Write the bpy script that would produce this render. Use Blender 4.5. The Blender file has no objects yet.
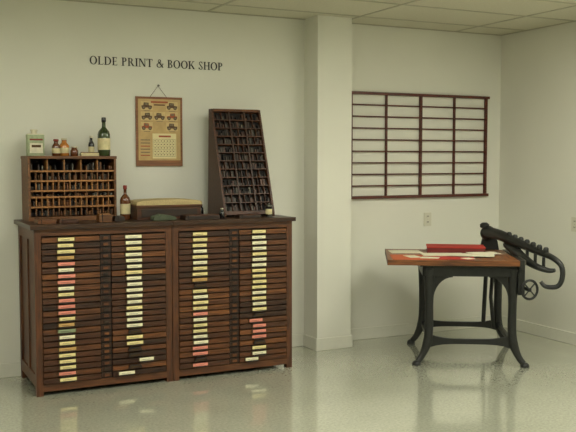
import bpy, bmesh, math, random
from mathutils import Vector, Matrix
random.seed(7)
S=bpy.context.scene
S.view_settings.view_transform='Standard'
S.view_settings.look='None'
S.view_settings.exposure=0.0

# ---------------------------------------------------------------- materials
def srgb(r,g,b):
    def f(c):
        c/=255.0
        return c/12.92 if c<=0.04045 else ((c+0.055)/1.055)**2.4
    return (f(r),f(g),f(b),1)
MC={}
def plain(name,rgb,rough=0.6,metal=0.0,noise=0.12,scale=30,bump=0.0,coat=0.0,emit=0,trans=0):
    if name in MC: return MC[name]
    m=bpy.data.materials.new(name); m.use_nodes=True
    nt=m.node_tree; b=nt.nodes['Principled BSDF']
    c=srgb(*rgb)
    tc=nt.nodes.new('ShaderNodeTexCoord'); n=nt.nodes.new('ShaderNodeTexNoise')
    n.inputs['Scale'].default_value=scale; n.inputs['Detail'].default_value=4
    nt.links.new(tc.outputs['Object'],n.inputs['Vector'])
    r=nt.nodes.new('ShaderNodeValToRGB')
    r.color_ramp.elements[0].position=0.3; r.color_ramp.elements[1].position=0.7
    r.color_ramp.elements[0].color=[x*(1-noise) for x in c[:3]]+[1]
    r.color_ramp.elements[1].color=[min(1,x*(1+noise)) for x in c[:3]]+[1]
    nt.links.new(n.outputs['Fac'],r.inputs['Fac']); nt.links.new(r.outputs['Color'],b.inputs['Base Color'])
    b.inputs['Roughness'].default_value=rough; b.inputs['Metallic'].default_value=metal
    if coat: b.inputs['Coat Weight'].default_value=coat
    if trans: b.inputs['Transmission Weight'].default_value=trans
    if bump:
        bp=nt.nodes.new('ShaderNodeBump'); bp.inputs['Strength'].default_value=bump; bp.inputs['Distance'].default_value=0.002
        nt.links.new(n.outputs['Fac'],bp.inputs['Height']); nt.links.new(bp.outputs['Normal'],b.inputs['Normal'])
    MC[name]=m; return m
def wood(name,c1,c2,rough=0.45,stretch=(1,12,12),scale=6):
    if name in MC: return MC[name]
    m=bpy.data.materials.new(name); m.use_nodes=True
    nt=m.node_tree; b=nt.nodes['Principled BSDF']
    tc=nt.nodes.new('ShaderNodeTexCoord'); mp=nt.nodes.new('ShaderNodeMapping')
    mp.inputs['Scale'].default_value=stretch
    n=nt.nodes.new('ShaderNodeTexNoise'); n.inputs['Scale'].default_value=scale; n.inputs['Detail'].default_value=6; n.inputs['Distortion'].default_value=0.6
    r=nt.nodes.new('ShaderNodeValToRGB')
    r.color_ramp.elements[0].position=0.32; r.color_ramp.elements[1].position=0.68
    r.color_ramp.elements[0].color=srgb(*c1); r.color_ramp.elements[1].color=srgb(*c2)
    nt.links.new(tc.outputs['Object'],mp.inputs['Vector']); nt.links.new(mp.outputs['Vector'],n.inputs['Vector'])
    nt.links.new(n.outputs['Fac'],r.inputs['Fac']); nt.links.new(r.outputs['Color'],b.inputs['Base Color'])
    b.inputs['Roughness'].default_value=rough
    MC[name]=m; return m

WALL=plain('wall_paint',(221,220,207),0.75,noise=0.012,scale=2.0,bump=0.0)
BASE=plain('baseboard_paint',(217,216,202),0.5,noise=0.02)
TILE=plain('ceiling_tile',(202,199,178),0.9,noise=0.05,scale=60)
GRID=plain('ceiling_grid_metal',(172,169,148),0.6,noise=0.02)
W1=wood('oak_dark_a',(60,32,14),(106,62,28))
W2=wood('oak_dark_b',(48,25,11),(86,48,22))
W3=wood('oak_dark_c',(70,39,17),(126,76,35))
W4=wood('oak_dark_d',(36,20,10),(68,38,18))
WV=wood('oak_vertical',(54,29,13),(98,56,26),stretch=(12,12,1))
WT=wood('oak_top',(34,20,12),(68,42,23),0.35)
DK=plain('dark_gap',(12,7,4),0.8)
DW=wood('case_dark_wood',(26,17,11),(54,36,22),0.5)
HW=wood('rack_wood',(74,44,20),(124,80,40),0.5)
HWL=wood('rack_wood_edge',(126,84,42),(170,116,62),0.5)
SHOJI=wood('mahogany_slat',(66,28,18),(98,44,28),0.4,stretch=(2,8,8))
IRON=plain('cast_iron',(36,37,35),0.42,metal=0.25,noise=0.2,scale=25,bump=0.25)
STEEL=plain('worn_steel',(100,98,90),0.35,metal=0.8)
BRASS=plain('label_holder',(80,60,34),0.4,metal=0.6)
PY=plain('label_cream',(228,213,150),0.8,noise=0.05,scale=60)
PW=plain('label_white',(232,227,190),0.8,noise=0.05,scale=60)
PP=plain('label_pink',(220,138,118),0.8,noise=0.05,scale=60)
PO=plain('label_tan',(190,152,92),0.8,noise=0.08,scale=60)
PG=plain('label_green',(134,146,112),0.8,noise=0.05,scale=60)
INK=plain('ink_line',(70,60,50),0.8)
BLK=plain('letter_black',(38,36,32),0.6)

# ---------------------------------------------------------------- mesh builder
class MB:
    def __init__(s,name):
        s.name=name; s.bm=bmesh.new(); s.mats=[]
    def mi(s,m):
        if m not in s.mats: s.mats.append(m)
        return s.mats.index(m)
    def face(s,vs,m,smooth=False):
        try:
            f=s.bm.faces.new(vs)
        except ValueError: return
        f.material_index=s.mi(m); f.smooth=smooth
    def box(s,x0,x1,y0,y1,z0,z1,m,rot=None,piv=None):
        P=[Vector(p) for p in ((x0,y0,z0),(x1,y0,z0),(x1,y1,z0),(x0,y1,z0),(x0,y0,z1),(x1,y0,z1),(x1,y1,z1),(x0,y1,z1))]
        if rot is not None:
            pv=Vector(piv) if piv else (P[0]+P[6])/2
            P=[rot@(p-pv)+pv for p in P]
        v=[s.bm.verts.new(p) for p in P]
        for q in ((0,3,2,1),(4,5,6,7),(0,1,5,4),(1,2,6,5),(2,3,7,6),(3,0,4,7)):
            s.face([v[i] for i in q],m)
    def prism(s,pts,axis,a,b,m):
        def mk(p,t):
            if axis=='y': return (p[0],t,p[1])
            if axis=='x': return (t,p[0],p[1])
            return (p[0],p[1],t)
        A=[s.bm.verts.new(mk(p,a)) for p in pts]; B=[s.bm.verts.new(mk(p,b)) for p in pts]
        n=len(pts)
        s.face(A,m); s.face(B[::-1],m)
        for i in range(n): s.face([A[i],B[i],B[(i+1)%n],A[(i+1)%n]],m)
    def lathe(s,prof,c,m,n=20,axis=None,mats=None):
        R=Vector((0,0,1)).rotation_difference(Vector(axis)).to_matrix() if axis else Matrix.Identity(3)
        rings=[]
        for r,z in prof:
            rings.append([s.bm.verts.new(R@Vector((r*math.cos(2*math.pi*i/n),r*math.sin(2*math.pi*i/n),z))+Vector(c)) for i in range(n)])
        for k in range(len(rings)-1):
            mm=mats[k] if mats else m
            for i in range(n):
                s.face([rings[k][i],rings[k][(i+1)%n],rings[k+1][(i+1)%n],rings[k+1][i]],mm,True)
        s.face(rings[0][::-1],mats[0] if mats else m); s.face(rings[-1],mats[-1] if mats else m)
    def tube(s,path,rad,m,n=10,closed=False,sy=1.0):
        P=[Vector(p) for p in path]; N=len(P)
        if not hasattr(rad,'__len__'): rad=[rad]*N
        rings=[]
        up=None
        for i in range(N):
            if closed: t=P[(i+1)%N]-P[i-1]
            else: t=P[min(i+1,N-1)]-P[max(i-1,0)]
            t.normalize()
            if up is None:
                up=Vector((0,0,1)) if abs(t.z)<0.9 else Vector((0,1,0))
            a=t.cross(up)
            if a.length<1e-4: a=t.cross(Vector((1,0,0)))
            a.normalize(); b=a.cross(t); b.normalize(); up=b
            rings.append([s.bm.verts.new(P[i]+a*rad[i]*math.cos(2*math.pi*k/n)*sy+b*rad[i]*math.sin(2*math.pi*k/n)) for k in range(n)])
        for k in range(N if closed else N-1):
            A=rings[k]; B=rings[(k+1)%N]
            for i in range(n): s.face([A[i],A[(i+1)%n],B[(i+1)%n],B[i]],m,True)
        if not closed:
            s.face(rings[0][::-1],m); s.face(rings[-1],m)
    def done(s,bevel=0,loc=(0,0,0),rz=0):
        bmesh.ops.recalc_face_normals(s.bm,faces=s.bm.faces)
        me=bpy.data.meshes.new(s.name); s.bm.to_mesh(me); s.bm.free()
        for m in s.mats: me.materials.append(m)
        o=bpy.data.objects.new(s.name,me); bpy.context.collection.objects.link(o)
        o.location=loc; o.rotation_euler=(0,0,rz)
        if bevel:
            md=o.modifiers.new('bevel','BEVEL'); md.width=bevel; md.segments=2; md.limit_method='ANGLE'; md.angle_limit=math.radians(50)
        return o
def spline(pts,k=6):
    P=[Vector(p) for p in pts]; out=[]
    for i in range(len(P)-1):
        p0=P[max(i-1,0)];p1=P[i];p2=P[i+1];p3=P[min(i+2,len(P)-1)]
        for j in range(k):
            t=j/k
            out.append(0.5*((2*p1)+(p2-p0)*t+(2*p0-5*p1+4*p2-p3)*t*t+(3*p1-p0-3*p2+p3)*t**3))
    out.append(P[-1]); return out
def interp(vals,k=6):
    out=[]
    for i in range(len(vals)-1):
        for j in range(k): out.append(vals[i]+(vals[i+1]-vals[i])*j/k)
    out.append(vals[-1]); return out

# ---------------------------------------------------------------- room
XL,XR,YF,YB,H=-2.6,5.545,-2.6,6.60,2.785
CXR=3.755
def shell(name,b,m):
    o=MB(name); o.box(*b,m); return o.done()
fm=bpy.data.materials.new('polished_speckled_floor'); fm.use_nodes=True
nt=fm.node_tree; b=nt.nodes['Principled BSDF']
tc=nt.nodes.new('ShaderNodeTexCoord')
n1=nt.nodes.new('ShaderNodeTexNoise'); n1.inputs['Scale'].default_value=55; n1.inputs['Detail'].default_value=5; n1.inputs['Roughness'].default_value=0.7
n2=nt.nodes.new('ShaderNodeTexNoise'); n2.inputs['Scale'].default_value=1.3; n2.inputs['Detail'].default_value=5
r1=nt.nodes.new('ShaderNodeValToRGB'); r1.color_ramp.elements[0].position=0.33; r1.color_ramp.elements[1].position=0.62
r1.color_ramp.elements[0].color=srgb(158,160,140); r1.color_ramp.elements[1].color=srgb(184,185,166)
r2=nt.nodes.new('ShaderNodeValToRGB'); r2.color_ramp.elements[0].color=(0.88,0.88,0.87,1); r2.color_ramp.elements[1].color=(1,1,1,1)
r2.color_ramp.elements[0].position=0.3; r2.color_ramp.elements[1].position=0.65
mx=nt.nodes.new('ShaderNodeMix'); mx.data_type='RGBA'; mx.blend_type='MULTIPLY'; mx.inputs[0].default_value=1
for n in (n1,n2): nt.links.new(tc.outputs['Object'],n.inputs['Vector'])
nt.links.new(n1.outputs['Fac'],r1.inputs['Fac']); nt.links.new(n2.outputs['Fac'],r2.inputs['Fac'])
nt.links.new(r1.outputs['Color'],mx.inputs[6]); nt.links.new(r2.outputs['Color'],mx.inputs[7])
nt.links.new(mx.outputs[2],b.inputs['Base Color'])
b.inputs['Roughness'].default_value=0.15; b.inputs['IOR'].default_value=1.65
b.inputs['Coat Weight'].default_value=1.0; b.inputs['Coat Roughness'].default_value=0.07; b.inputs['Coat IOR'].default_value=1.7
shell('floor',(XL-.1,XR+.1,YF-.1,YB+.1,-.1,0),fm)
shell('wall_back',(XL-.1,XR+.1,YB,YB+.1,0,H+.1),WALL)
shell('wall_right',(XR,XR+.1,YF,YB,0,H+.1),WALL)
shell('wall_left',(XL-.1,XL,YF,YB,0,H+.1),WALL)
shell('wall_front',(XL-.1,XR+.1,YF-.1,YF,0,H+.1),WALL)
shell('column',(3.43,CXR,6.36,YB,0,H),WALL)
c=MB('ceiling'); c.box(XL,XR,YF,YB,H,H+.1,TILE)
x=XR-0.55
while x>XL:
    c.box(x-.012,x+.012,YF,YB,H-.004,H+.001,GRID); x-=1.22
y=YB-0.35
while y>YF:
    c.box(XL,XR,y-.012,y+.012,H-.004,H+.001,GRID); y-=0.61
c.box(XL,XR,YB-.022,YB,H-.006,H+.001,GRID); c.box(XR-.022,XR,YF,YB,H-.006,H+.001,GRID)
c.done()
def bb(name,boxes):
    o=MB(name)
    for q in boxes: o.box(*q,BASE)
    o.done(bevel=0.004)
bh=0.105
bb('baseboard_back',[(XL,3.43,YB-.014,YB,0,bh),(CXR,XR,YB-.014,YB,0,bh)])
bb('baseboard_right',[(XR-.014,XR,YF,YB-.014,0,bh)])
bb('trim_column',[(3.416,CXR+.014,6.346,6.36,0,bh),(3.416,3.43,6.36,YB-.014,0,bh),(CXR,CXR+.014,6.36,YB-.014,0,bh)])
em=bpy.data.materials.new('fluorescent_diffuser'); em.use_nodes=True
b=em.node_tree.nodes['Principled BSDF']; b.inputs['Base Color'].default_value=(1,1,1,1)
b.inputs['Emission Color'].default_value=(1.0,0.985,0.855,1); b.inputs['Emission Strength'].default_value=20
for (lx,ly) in ((-0.3,4.0),(2.14,4.0),(4.6,3.9),(0.0,1.2),(2.44,1.2),(4.7,1.2)):
    o=MB('ceiling_light'); o.box(lx-.6,lx+.6,ly-.28,ly+.28,H-.008,H-.0045,em)
    for q in ((lx-.62,lx-.6,ly-.3,ly+.3),(lx+.6,lx+.62,ly-.3,ly+.3),(lx-.6,lx+.6,ly-.3,ly-.28),(lx-.6,lx+.6,ly+.28,ly+.3)):
        o.box(*q,H-.015,H-.0045,GRID)
    o.done()
w=bpy.data.worlds.new('world'); S.world=w; w.use_nodes=True
w.node_tree.nodes['Background'].inputs[0].default_value=(0.5,0.5,0.45,1); w.node_tree.nodes['Background'].inputs[1].default_value=0.2

# ---------------------------------------------------------------- type cabinets
def cabinet(x0,labels,seed):
    rnd=random.Random(seed)
    o=MB('type_cabinet')
    Wd,D,HT=0.962,0.63,1.165
    zt=HT-.03
    for px in (0,Wd-.045):
        o.box(px,px+.045,0,.05,0,zt,WV); o.box(px,px+.045,D-.05,D,0,zt,WV)
    for px in (0,Wd-.045):
        o.box(px,px+.045,.05,D-.05,.06,.14,W1); o.box(px,px+.045,.05,D-.05,zt-.08,zt,W1)
        o.box(px+.014,px+.031,.05,D-.05,.14,zt-.08,WV)
        o.box(px+.004,px+.041,D/2-.025,D/2+.025,.14,zt-.08,WV)
    o.box(.045,Wd-.045,D-.02,D,.06,zt,W2)
    o.box(.045,Wd-.045,.03,D-.02,.05,.075,W2)
    o.box(.045,Wd-.045,.028,.034,.075,zt,DK)  # near-black sheet, paints the shadow in the gaps between drawer fronts
    o.box(.045,Wd-.045,.0,.03,zt-.045,zt,W1)
    o.box(.045,Wd-.045,.0,.03,.03,.078,W1)
    cx=Wd/2; hw=.040
    o.box(cx-hw,cx+hw,.006,.028,.078,zt-.045,DK)
    n=24; z0=.082; z1=zt-.050; p=(z1-z0)/n
    cols=((.049,cx-hw-.002),(cx+hw+.002,Wd-.049))
    for i in range(n):
        z=z1-(i+1)*p
        o.box(cx-hw+.006,cx+hw-.006,.0,.010,z+.006,z+p-.008,W4)
        o.box(cx-.016,cx+.016,-.008,.004,z+.010,z+p-.014,rnd.choice((W3,W1,DW)))
        for ci,(a,bb_) in enumerate(cols):
            m=rnd.choice((W1,W2,W1,W3,W4,W2))
            j=rnd.uniform(-.003,.003)
            o.box(a,bb_,-.004+j,.028,z+.003,z+p-.007,m)
            o.box(a,bb_,-.012+j,-.0+j,z+.003,z+.010,m)
            lab=labels[ci][i] if i<len(labels[ci]) else '.'
            mid=(a+bb_)/2+(-.037 if ci==0 else -.038)
            sh=0
            if lab in 'RLS':
                sh={'R':.085,'L':-.060,'S':-.02}[lab]; mm=PW
            elif lab=='Q': sh=-.030; mm=PP
            else: mm={'y':PY,'w':PW,'p':PP,'o':PO,'g':PG}.get(lab)
            if mm:
                mid+=sh+rnd.uniform(-.003,.003)
                lw=.056*rnd.uniform(.92,1.05)
                o.box(mid-lw-.006,mid+lw+.006,-.014+j,-.003,z+.006,z+p-.007,BRASS)
                o.box(mid-lw,mid+lw,-.0155+j,-.010,z+.0105,z+p-.0095,mm)
                o.box(mid-lw+.018,mid+lw-.03,-.0160+j,-.0153+j,z+.018,z+.020,INK)
                o.prism([(mid-.040,z+.002),(mid+.040,z+.002),(mid+.046,z+.009),(mid-.046,z+.009)],'y',-.026,-.004,DW)
            else:
                o.prism([(mid-.05,z+.008),(mid+.05,z+.008),(mid+.04,z+p-.008),(mid-.04,z+p-.008)],'y',-.024,-.004,DW)
                o.prism([(mid-.036,z+.014),(mid+.036,z+.014),(mid+.03,z+.022),(mid-.03,z+.022)],'y',-.026,-.022,BRASS)
    return o,Wd,D,HT
LA=['yyyopwppwypppyogwyoyyypy','wwywwwywwwwwywww.yy..R.L']
LB=['yyywywyyo.ywyypwyywwpp.p','ywwwywwyyyywywy.Qppp.ywL']
for k,(x0,L) in enumerate(((1.055,LA),(2.021,LB))):
    o,Wd,D,HT=cabinet(x0,L,k)
    o.box(-.028 if k==0 else -.0,Wd+.0 if k==0 else Wd+.018,-.03,.64,HT-.03,HT,WT)
    o.done(bevel=.002,loc=(x0,5.94,0))
TZ=1.1655

# ---------------------------------------------------------------- pigeonhole rack
o=MB('type_rack')
x0,x1,y0,y1,z0,z1=1.085,1.715,6.29,6.56,TZ,1.625
t=.016
o.box(x0,x0+t,y0,y1,z0,z1,HW); o.box(x1-t,x1,y0,y1,z0,z1,HW)
o.box(x0-.004,x1+.004,y0-.006,y1,z1-t,z1+.004,HW); o.box(x0+t,x1-t,y0,y1,z0,z0+.03,HW)
o.box(x0+t,x1-t,y1-.012,y1,z0,z1-t,DW)
zs=[z0+.03,z0+.10,z0+.17,z0+.215,z0+.285,z0+.355,z1-t]
for z in zs[1:-1]: o.box(x0+t,x1-t,y0+.004,y1-.012,z-.006,z+.006,HWL)
nd=15
for r in range(6):
    for i in range(1,nd):
        if r in (5,) and i%3: continue
        if r==2 and i%2: continue
        xx=x0+t+(x1-x0-2*t)*i/nd
        o.box(xx-.004,xx+.004,y0+.012,y1-.012,zs[r]+.006,zs[r+1]-.006,HWL if r%2 else HW)
    for i in range(nd*3):
        if random.random()<(.85 if r<5 else .45):
            xx=x0+t+.004+(x1-x0-2*t-.008)*(i+.5)/(nd*3)
            hh=(zs[r+1]-zs[r]-.02)*random.uniform(.45,.97)
            o.box(xx-.005,xx+.005,y0+random.uniform(.012,.05),y1-.03,zs[r]+.006,zs[r]+.006+hh,random.choice((STEEL,DW,HW,DK,DW,W3,DK,BRASS)))
o.done(bevel=.0012)

# ---------------------------------------------------------------- leaning type case (wedge)
o=MB('slanted_type_case')
wx0,wx1=2.500,2.922
zb,ztp=TZ,2.000
yb,yt=6.12,6.39
side=[(yb,zb),(yb-.002,zb+.03),(yt,ztp),(6.44,ztp),(6.47,zb)]
o.prism(side,'x',wx0,wx0+.016,W2); o.prism(side,'x',wx1-.016,wx1,W2)
ang=math.atan2(yt-yb,ztp-zb); L=math.hypot(yt-yb,ztp-zb)-.016
R=Matrix.Rotation(-ang,3,'X')
zo=zb+.017; yo=yb+.004
def lb(xa,xb,ya,yc,za,zc,m):
    o.box(xa,xb,yo+ya,yo+yc,zo+za,zo+zc,m,rot=R,piv=(wx0,yo,zo))
SORT=plain('type_metal_grey',(74,70,62),0.5,metal=.4)
lb(wx0+.016,wx1-.016,.035,.045,.0,L,DK)
lb(wx0+.016,wx1-.016,0,.04,0,.03,W2); lb(wx0+.016,wx1-.016,0,.04,L-.022,L,W1)
rows=12; rp=(L-.055)/rows
for i in range(1,rows):
    z=.03+rp*i
    lb(wx0+.016,wx1-.016,.0,.036,z-.0035,z+.0035,W1 if i%4==0 else W2)
cw=(wx1-wx0-.032)
for i in range(rows):
    cells=[0]
    for th in range(3):
        k=random.choice((2,2,3,3,1)) 
        for q in range(k): cells.append((th+(q+1)/k)/3)
    for j in range(1,len(cells)-1):
        xx=wx0+.016+cw*cells[j]
        lb(xx-.0025,xx+.0025,.002,.036,.03+rp*i+.004,.03+rp*(i+1)-.004,random.choice((W2,W4)))
    for j in range(len(cells)-1):
        xa=wx0+.016+cw*cells[j]+.005; xb=wx0+.016+cw*cells[j+1]-.005
        nn=max(1,int((xb-xa)/.016)); 
        for q in range(nn):
            if random.random()<.9:
                u0=xa+(xb-xa)*q/nn+.001; u1=xa+(xb-xa)*(q+1)/nn-.001
                lb(u0,u1,random.uniform(.006,.022),.035,.03+rp*i+.004,.03+rp*i+.004+rp*random.uniform(.3,.85),random.choice((DW,DW,SORT,W4,W2,DK,DK,DK)))
for xx in (wx0+.016+cw/3,wx0+.016+cw*2/3):
    lb(xx-.006,xx+.006,-.002,.036,.03,L-.022,W4)
o.box(wx0+.016,wx1-.016,6.425,6.438,zb,ztp,DW)
o.done(bevel=.001)

# ---------------------------------------------------------------- bottles etc
G1=plain('green_glass',(48,62,30),0.08,coat=.5,noise=.05)
G2=plain('amber_glass',(92,48,20),0.1,coat=.5,noise=.05)
G3=plain('black_glass',(22,20,20),0.1,coat=.5)
G4=plain('honey_glass',(170,106,38),0.15,coat=.4)
CAPW=plain('cap_white',(214,206,180),0.5)
CAPR=plain('cap_red',(120,34,22),0.5)
LABL=plain('bottle_label',(206,194,150),0.7)
LABG=plain('tin_green',(150,160,126),0.6,noise=.2,scale=40)
def bottle(name,x,y,z,h,r,glass,cap,label=True,neck=.3):
    o=MB(name)
    rn=r*neck
    pr=[(r*.9,0),(r,.02*h),(r,.15*h),(r*1.01,.16*h),(r*1.01,.45*h),(r,.46*h),(r,.56*h),(r*.85,.64*h),(rn*1.1,.74*h),(rn,.8*h),(rn,.88*h),(rn*1.25,.885*h),(rn*1.25,.99*h),(rn,h)]
    ms=[glass]*3+[LABL if label else glass]*2+[glass]*5+[cap]*3
    o.lathe(pr,(x,y,z),glass,mats=ms); return o.done()
RT=1.6295
bottle('wine_bottle',1.655,6.40,RT,.285,.046,G1,G3)
bottle('ink_bottle',1.30,6.38,RT,.12,.030,G2,CAPR,True,.5)
bottle('ink_bottle',1.365,6.41,RT,.13,.036,G4,CAPW,True,.5)
bottle('small_glass_bottle',1.565,6.42,RT,.15,.022,G3,CAPW,True,.45)
bottle('ink_bottle',1.43,6.38,RT,.07,.028,G2,CAPW,False,.7)
bottle('liquor_bottle',1.765,6.24,TZ,.25,.038,G2,CAPR)
bottle('glue_bottle',2.375,6.32,TZ,.11,.030,G3,G3,False,.5)
bottle('oil_bottle',2.45,6.05,TZ,.075,.02,G3,CAPW,False,.5)
o=MB('small_round_tin')
o.lathe([(.026,0),(.027,.004),(.026,.008),(.026,.02),(.0262,.021),(.0262,.06),(.026,.061),(.026,.076),(.0275,.077),(.0275,.088),(.024,.090),(.010,.094),(.010,.104),(.008,.106)],(2.83,6.03,TZ),G3,mats=[STEEL]*2+[G3]*2+[LABL]*2+[G3]*2+[STEEL]*5)
o.done()
o=MB('ink_tin')
o.box(1.10,1.215,6.36,6.44,RT,RT+.15,LABG); o.box(1.112,1.203,6.357,6.36,RT+.02,RT+.09,CAPW)
o.box(1.125,1.190,6.3560,6.3575,RT+.06,RT+.078,BRASS); o.box(1.112,1.203,6.357,6.36,RT+.11,RT+.122,CAPR)
o.box(1.104,1.211,6.364,6.436,RT+.15,RT+.158,CAPW)
o.lathe([(.022,0),(.022,.02),(.026,.02),(.026,.03)],(1.15,6.40,RT+.158),CAPW); o.done(bevel=.002)
o=MB('small_carton'); o.box(1.47,1.60,6.33,6.38,RT,RT+.022,LABL); o.box(1.475,1.595,6.335,6.375,RT+.022,RT+.028,W3); o.done(bevel=.002)

CUSH=plain('burlap_cushion',(176,158,114),0.95,noise=.15,scale=120,bump=.5)
o=MB('cushioned_box')
sx0,sx1,sy0,sy1=1.82,2.31,6.12,6.36
z=TZ
o.box(sx0,sx1,sy0,sy1,z,z+.095,W2)
o.box(sx0+.03,sx1-.03,sy0-.004,sy0,z+.02,z+.075,DW)
o.box(sx0-.01,sx1+.01,sy0-.01,sy1,z+.090,z+.105,W1)
nx=12
prof=[(sx0-.004,z+.105),(sx0-.008,z+.118)]+[(sx0+(sx1-sx0)*i/nx,z+.131+.014*math.sin(math.pi*i/nx)**.5) for i in range(nx+1)]+[(sx1+.008,z+.118),(sx1+.004,z+.105)]
o.prism(prof,'y',sy0-.010,sy1+.004,CUSH)
o.done(bevel=.003)
CLO=plain('green_cloth',(74,82,62),0.9,noise=.2)
o=MB('folded_cloth'); o.prism([(1.90,TZ),(2.07,TZ),(2.075,TZ+.02),(2.03,TZ+.035),(1.96,TZ+.045),(1.905,TZ+.03)],'y',5.99,6.08,CLO); o.done(bevel=.006)
def block(name,b,m,top=None):
    o=MB(name); o.box(*b,m)
    x0,x1,y0,y1,z0,z1=b
    o.box(x0+.006,x1-.006,y0+.006,y1-.006,z1,z1+.006,top or m)
    o.box(x0+.02,x0+.026,y0-.002,y1+.002,z0+.002,z1+.007,DK)
    o.done(bevel=.002)
block('composing_tray',(2.13,2.40,5.96,6.08,TZ,TZ+.028),DW,W2)
block('wood_type_block',(1.10,1.22,6.03,6.18,TZ,TZ+.025),W3,HW)
block('wood_type_block',(1.25,1.38,6.06,6.16,TZ,TZ+.022),W2,HW)
block('wood_type_block',(1.52,1.61,6.03,6.12,TZ,TZ+.05),HW,HWL)
block('wood_type_block',(1.64,1.71,6.06,6.14,TZ,TZ+.03),DW,DW)
block('wood_type_block',(2.56,2.74,5.97,6.06,TZ,TZ+.02),DW,W2)

# ---------------------------------------------------------------- calendar
FR=wood('calendar_frame',(112,70,42),(146,94,56),0.5)
TAN=plain('calendar_field',(190,160,108),0.7,noise=.10,scale=20)
BRN=plain('calendar_print_brown',(92,66,44),0.7,noise=.4,scale=90)
BR2=plain('calendar_print_grey',(120,108,84),0.7,noise=.3,scale=90)
ORG=plain('calendar_print_red',(160,84,52),0.7,noise=.2,scale=50)
CRM=plain('calendar_print_cream',(204,178,126),0.7,noise=.08,scale=50)
PAP=plain('calendar_page',(224,211,162),0.7,noise=.03)
o=MB('wall_calendar')
cx0,cx1,cz0,cz1=1.955,2.333,1.552,2.092; Y=YB
o.box(cx0,cx1,Y-.016,Y-.001,cz0,cz1,FR)
o.box(cx0+.018,cx1-.018,Y-.019,Y-.015,cz0+.045,cz1-.018,TAN)
fx0=cx0+.035; fw=(cx1-cx0-.07)
def vehicle(xx,zz,s,flip,body):
    f=-1 if flip else 1
    P=lambda pts:[(xx+f*a*s,zz+b_*s) for a,b_ in pts]
    o.box(xx-s*1.15,xx+s*1.15,Y-.0193,Y-.0185,zz-s*.45,zz+s*1.15,CRM)
    o.prism(P([(-1,0),(1,0),(1.02,.35),(.55,.42),(.4,.42),(.35,.9),(-.55,.95),(-.65,.4),(-1,.38)]),'y',Y-.0205,Y-.0190,body)
    o.prism(P([(-.42,.5),(.22,.5),(.2,.8),(-.4,.82)]),'y',Y-.0211,Y-.0204,BR2)
    for a in (-.6,.6):
        o.lathe([(s*.34,0),(s*.34,.002)],(xx+f*a*s,Y-.0191,zz),BRN,14,axis=(0,-1,0))
        o.lathe([(s*.2,0),(s*.2,.0026)],(xx+f*a*s,Y-.0191,zz),BR2,12,axis=(0,-1,0))
for r in range(3):
    for cc in range(3):
        if r==2 and cc==1: continue
        if r==0 and cc==1: continue
        xx=fx0+fw*(cc+.5)/3; zz=cz1-.085-r*.08
        vehicle(xx,zz,.042,(r+cc)%2,ORG if (r*2+cc)%3==1 else BRN)
        o.box(xx-.025,xx+.025,Y-.0200,Y-.0190,zz-.027,zz-.023,BR2)
o.box(cx0+.12,cx1-.12,Y-.0200,Y-.0185,cz1-.048,cz1-.034,ORG)
o.box(cx0+.145,cx1-.145,Y-.0200,Y-.0185,cz1-.068,cz1-.058,BRN)
o.box(cx0+.13,cx1-.055,Y-.024,Y-.0185,cz0+.06,cz0+.255,PAP)
for i in range(6):
    zz=cz0+.075+i*.027
    o.box(cx0+.138,cx1-.063,Y-.0246,Y-.0238,zz-.001,zz+.001,BR2)
    if i<5:
        for q in range(7):
            xq=cx0+.138+(cx1-cx0-.201)*(q+.3)/7
            o.box(xq,xq+.008,Y-.0246,Y-.0238,zz+.010,zz+.018,BRN)
for i in range(8):
    xx=cx0+.138+(cx1-cx0-.201)*i/7
    o.box(xx-.0008,xx+.0008,Y-.0246,Y-.0238,cz0+.075,cz0+.21,BR2)
o.box(cx0+.18,cx1-.10,Y-.0246,Y-.0238,cz0+.226,cz0+.240,ORG)
for i in range(6):
    o.box(cx0+.035,cx0+.035+.075,Y-.0200,Y-.0185,cz0+.08+i*.024,cz0+.088+i*.024,ORG if i%3==0 else BR2)
o.tube([(2.07,Y-.006,cz1-.004),(2.139,Y-.006,2.178),(2.21,Y-.006,cz1-.004)],.0018,BRN,6)
o.lathe([(.004,0),(.004,.014),(.009,.014),(.009,.018)],(2.139,Y-.001,2.18),STEEL,10,axis=(0,-1,0))
o.done()

# ---------------------------------------------------------------- wall slat rack
o=MB('wall_slat_rack')
sx0,sx1,sz0,sz1=3.87,5.37,1.257,2.198
o.box(sx0-.005,sx1+.02,Y-.035,Y-.002,sz1-.024,sz1,SHOJI)
o.box(sx0-.005,sx1+.02,Y-.035,Y-.002,sz0,sz0+.026,SHOJI)
for i,xx in enumerate((sx0+.01,sx0+.375,sx0+.745,sx0+1.12,sx1-.012)):
    ww=.011 if i in(0,4) else (.010 if i==2 else .006)
    o.box(xx-ww,xx+ww,Y-.030,Y-.002,sz0+.02,sz1-.02,SHOJI)
for i in range(1,9):
    z=sz0+.013+(sz1-sz0-.025)*i/9
    o.box(sx0+.005,sx1-.005,Y-.025,Y-.006,z-.006,z+.006,SHOJI)
o.done(bevel=.0015)

# ---------------------------------------------------------------- outlets
PL=plain('outlet_plate',(206,203,184),0.4,noise=.01)
def outlet(loc,rz):
    o=MB('wall_outlet')
    o.box(-.040,.040,-.008,-.0005,-.062,.062,PL)
    for dz in (-.026,.026):
        o.lathe([(.017,0),(.017,.003)],(0,-.007,dz),PL,16,axis=(0,-1,0))
        o.box(-.009,-.004,-.0108,-.007,dz-.004,dz+.009,DK); o.box(.004,.009,-.0108,-.007,dz-.004,dz+.009,DK)
    o.box(-.002,.002,-.0095,-.007,-.002,.002,STEEL)
    o.done(bevel=.001,loc=loc,rz=rz)
outlet((4.71,YB,1.055),0); outlet((XR,5.60,1.045),-math.pi/2)

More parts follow.
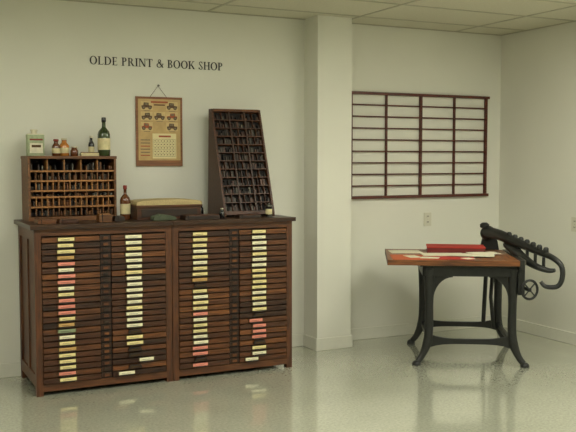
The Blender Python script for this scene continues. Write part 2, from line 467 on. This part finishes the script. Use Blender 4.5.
# ---------------------------------------------------------------- lettering
o=MB('wall_lettering')
YY0,YY1=YB-.004,YB-.0005
class Gl:
    def __init__(s,x,z,h,k): s.x=x;s.z=z;s.h=h;s.k=k
    def poly(s,pts): o.prism([(s.x+p[0]*s.k,s.z+p[1]*s.h) for p in pts],'y',YY0,YY1,BLK)
    def bar(s,x0,z0,x1,z1): s.poly([(x0,z0),(x1,z0),(x1,z1),(x0,z1)])
    def stem(s,x,w=.15): s.bar(x,0,x+w,1); s.bar(x-.08,0,x+w+.08,.06); s.bar(x-.08,.94,x+w+.08,1)
    def arc(s,cx,cz,rx,rz,tx,tz,a0,a1,n=18):
        for i in range(n):
            a=math.radians(a0+(a1-a0)*i/n); b=math.radians(a0+(a1-a0)*(i+1)/n)
            P=lambda q,f:(cx+(rx-f*tx)*math.cos(q),cz+(rz-f*tz)*math.sin(q))
            s.poly([P(a,0),P(b,0),P(b,1),P(a,1)])
    def diag(s,x0,z0,x1,z1,w): s.poly([(x0,z0),(x0+w,z0),(x1+w,z1),(x1,z1)])
def glyph(g,ch):
    if ch=='O': g.arc(.42,.5,.42,.52,.16,.07,0,360,28); return .84
    if ch=='L': g.stem(.08); g.bar(.08,0,.60,.065); g.poly([(.56,0),(.60,0),(.62,.24),(.59,.24)]); return .64
    if ch=='D': g.stem(.08); g.arc(.30,.5,.50,.5,.16,.065,-90,90); g.bar(.1,0,.32,.065); g.bar(.1,.935,.32,1); return .82
    if ch=='E':
        g.stem(.08); g.bar(.1,0,.56,.065); g.bar(.1,.935,.54,1); g.bar(.1,.475,.46,.535)
        g.poly([(.53,0),(.57,0),(.59,.22),(.56,.22)]); g.bar(.51,.78,.54,1); g.bar(.44,.41,.465,.61); return .62
    if ch in 'PR':
        g.stem(.08); g.arc(.28,.74,.30,.26,.14,.06,-90,90); g.bar(.1,.48,.3,.54); g.bar(.1,.94,.3,1)
        if ch=='R': g.diag(.60,0,.30,.5,.17); g.bar(.58,0,.82,.06); return .80
        return .62
    if ch=='I': g.stem(.08); return .30
    if ch=='N': g.bar(.10,0,.165,1); g.bar(.73,0,.795,1); g.diag(.66,0,.08,1,.17); g.bar(.0,0,.26,.06); g.bar(-.02,.94,.2,1); g.bar(.64,.94,.89,1); return .88
    if ch=='T': g.stem(.28); g.bar(.0,.935,.70,1); g.bar(.0,.76,.035,1); g.bar(.665,.76,.70,1); return .70
    if ch=='B': g.stem(.08); g.arc(.28,.75,.27,.25,.13,.06,-90,90); g.arc(.28,.26,.33,.26,.14,.06,-90,90); g.bar(.1,.48,.3,.54); g.bar(.1,.94,.3,1); g.bar(.1,0,.3,.06); return .64
    if ch=='K': g.stem(.08); g.diag(.2,.42,.62,1,.08); g.diag(.62,0,.28,.56,.18); g.bar(.56,0,.84,.06); g.bar(.5,.94,.76,1); return .80
    if ch=='H': g.stem(.08); g.stem(.60); g.bar(.2,.475,.62,.535); return .82
    if ch=='S':
        g.arc(.28,.75,.23,.27,.10,.08,20,180); g.arc(.27,.25,.25,.27,.10,.08,-180,0,)
        g.diag(.40,.22,.05,.72,.14); g.bar(.44,.72,.47,.96); g.bar(.02,.03,.05,.28); return .54
    if ch=='&':
        g.arc(.36,.77,.19,.24,.08,.06,0,360); g.arc(.32,.27,.31,.29,.12,.07,60,330); g.diag(.70,0,.20,.72,.15)
        g.arc(.5,.45,.28,.45,.06,.05,-60,0); g.bar(.62,.44,.88,.49); return .86
    return .30
WW={' ':.30,'O':.84,'L':.64,'D':.82,'E':.62,'P':.62,'R':.80,'I':.30,'N':.88,'T':.70,'B':.64,'K':.80,'H':.82,'S':.54,'&':.86}
def layout(k,build):
    x=0
    for ch in 'OLDE PRINT & BOOK SHOP':
        if build: glyph(Gl(1.606+x,2.322,.062,k),ch)
        x+=(WW[ch]+.095)*k
    return x
layout(1.085/layout(1.0,False),True)
o.done()

# ---------------------------------------------------------------- board shear table
TL=(3.663,5.643,0); TR=math.radians(-31.4)
TOPW=wood('table_board',(88,50,26),(150,92,48),0.4,stretch=(10,1,10))
o=MB('board_shear_table')
o.box(0,1.0,0,.85,.792,.83,TOPW)
o.box(-.004,.0,0,.85,.790,.832,W1); o.box(0,1.0,-.006,0,.790,.832,W3)
ax0,ax1,ay0,ay1=.27,1.0,.06,.86
o.box(ax0,ax1,ay0,ay0+.03,.70,.792,IRON); o.box(ax0,ax1,ay1-.03,ay1,.70,.792,IRON)
o.box(ax0,ax0+.03,ay0,ay1,.70,.792,IRON); o.box(ax1-.03,ax1,ay0,ay1,.70,.792,IRON)
o.box(ax0-.02,ax1+.02,ay0-.015,ay1+.015,.775,.792,IRON)
def leg(x,y,dx,dy):
    p=spline([(x,y,.76),(x,y,.66),(x,y,.48),(x,y,.28),(x+dx*.012,y+dy*.006,.17),(x+dx*.05,y+dy*.02,.075),(x+dx*.085,y+dy*.035,.026)],5)
    r=interp([.052,.042,.033,.034,.036,.026,.024],5)
    o.tube(p,r,IRON,12)
    o.lathe([(.034,0),(.036,.008),(.030,.024),(.018,.034)],(x+dx*.095,y+dy*.04,0),IRON,14)
legs=[(.325,.10,-1,-1),(.965,.10,1,-1),(.325,.83,-1,1),(.965,.83,1,1)]
for l in legs: leg(*l)
def bracket(x,s,ya,yb_):
    pts=[(x,.70),(x,.50)]
    for i in range(9):
        a=math.pi/2*i/8
        pts.append((x+s*(.15-.15*math.cos(a))+s*.02,.50+.19*math.sin(a)))
    pts.append((x+s*.17,.70))
    o.prism(pts,'y',ya,yb_,IRON)
for ya in (.085,.81):
    bracket(.335,1,ya,ya+.03); bracket(.955,-1,ya,ya+.03)
def stretcher(y):
    top=[];bot=[]
    for i in range(13):
        t_=i/12; xx=.33+.63*t_; e=(2*t_-1)**4
        top.append((xx,.205+.035*e)); bot.append((xx,.165-.03*e))
    o.prism(top+bot[::-1],'y',y-.014,y+.014,IRON)
stretcher(.10); stretcher(.83)
for xx in (.325,.965): o.box(xx-.014,xx+.014,.10,.83,.17,.205,IRON)
o.tube([(.90,.70,.70),(.88,.66,.45),(.90,.62,.20)],.016,IRON,8)
o.tube([(.86,.80,.72),(.84,.80,.21)],.018,IRON,8)
o.box(1.0,1.035,.0,.85,.765,.835,IRON)
o.box(1.035,1.045,.0,.85,.80,.838,STEEL)
o.prism([(.80,.79),(.98,.79),(.96,.90),(.93,.96),(.84,.96)],'y',.86,.90,IRON)
o.lathe([(.0,0),(.045,.004),(.062,.02),(.062,.07),(.05,.085),(.0,.088)],(.86,.79,.975),IRON,20,axis=(0.3,1,0))
o.lathe([(.035,0),(.04,.01),(.04,.03),(.02,.045)],(.845,.84,1.02),IRON,16)
A=[(.86,.84,.985),(.94,.66,.975),(1.02,.48,.945),(1.10,.34,.915),(1.17,.22,.885),(1.26,.08,.85),(1.315,.02,.79),(1.315,0,.70),(1.28,0,.64),(1.20,.02,.635),(1.165,.04,.67)]
o.tube(spline(A,6),interp([.05,.046,.04,.034,.028,.022,.021,.020,.019,.017,.015],6),IRON,12)
B=[(1.0,.62,.90),(1.04,.42,.86),(1.08,.25,.82),(1.14,.12,.78),(1.22,.06,.755),(1.27,.03,.76)]
o.tube(spline(B,6),interp([.035,.04,.036,.026,.02,.014],6),IRON,10)
for i in range(7):
    t_=i/6
    P=Vector((1.0,.52,.955)).lerp(Vector((1.22,.14,.87)),t_)
    o.lathe([(.012,0),(.022,.012),(.022,.04),(.012,.052)],(P.x,P.y,P.z+.004),IRON,12)
for i in range(4):
    P=Vector((1.06,.38,.90)).lerp(Vector((1.20,.12,.83)),i/3)
    o.tube([P+Vector((0,0,.02)),P-Vector((0,0,.07))],.013,IRON,8)
o.box(1.0,1.05,.06,.11,.56,.80,IRON)
wc=Vector((1.075,.0,.612)); ring=[]
for i in range(28):
    a=2*math.pi*i/28; ring.append(wc+Vector((.062*math.cos(a),.02*math.cos(a),.072*math.sin(a))))
o.tube(ring,.010,IRON,8,closed=True)
for i in range(4):
    a=math.pi/4+math.pi*i/2; o.tube([wc,wc+Vector((.06*math.cos(a),.02*math.cos(a),.07*math.sin(a)))],.006,IRON,6)
o.tube([wc+Vector((0,-.02,0)),wc+Vector((-.03,.10,0))],.014,IRON,10)
o.done(bevel=.002,loc=TL,rz=TR)
RED=plain('red_cloth',(170,42,28),0.7,noise=.1,scale=12)
MAR=plain('maroon_cover',(112,32,26),0.55,noise=.15,scale=10)
ORP=plain('orange_paper',(188,92,50),0.7,noise=.1,scale=10)
SH=plain('paper_white',(222,216,190),0.7,noise=.03)
def flat(ob,cx,cy,w_,d_,ang,z,t_,m):
    ob.box(cx-w_/2,cx+w_/2,cy-d_/2,cy+d_/2,z,z+t_,m,rot=Matrix.Rotation(math.radians(ang),3,'Z'))
o=MB('paper_sheets'); z=.8305
flat(o,.24,.20,.42,.34,3,z,.003,ORP); flat(o,.52,.14,.30,.22,-6,z+.0035,.002,RED)
flat(o,.20,.22,.10,.16,20,z+.0035,.002,SH); flat(o,.33,.12,.14,.10,-12,z+.006,.002,SH)
flat(o,.45,.36,.34,.20,5,z+.006,.004,SH); flat(o,.68,.30,.34,.20,-8,z+.011,.003,SH)
flat(o,.78,.42,.24,.16,14,z+.0145,.003,SH); flat(o,.16,.60,.26,.20,8,z,.004,SH); flat(o,.62,.09,.08,.09,30,z+.006,.002,SH)
o.done(loc=TL,rz=TR)
o=MB('red_portfolio')
flat(o,.58,.66,.48,.28,-3,.8305,.008,MAR); flat(o,.58,.66,.47,.27,-3,.8385,.034,MAR); flat(o,.58,.66,.48,.28,-3,.8725,.008,RED)
o.done(bevel=.002,loc=TL,rz=TR)

# ---------------------------------------------------------------- camera
cam=bpy.data.cameras.new('camera'); co=bpy.data.objects.new('camera',cam); bpy.context.collection.objects.link(co)
co.location=(0,0,1.6); co.rotation_euler=(math.radians(90-3.68),0,math.radians(-26.4)); cam.lens=54.4
S.camera=co
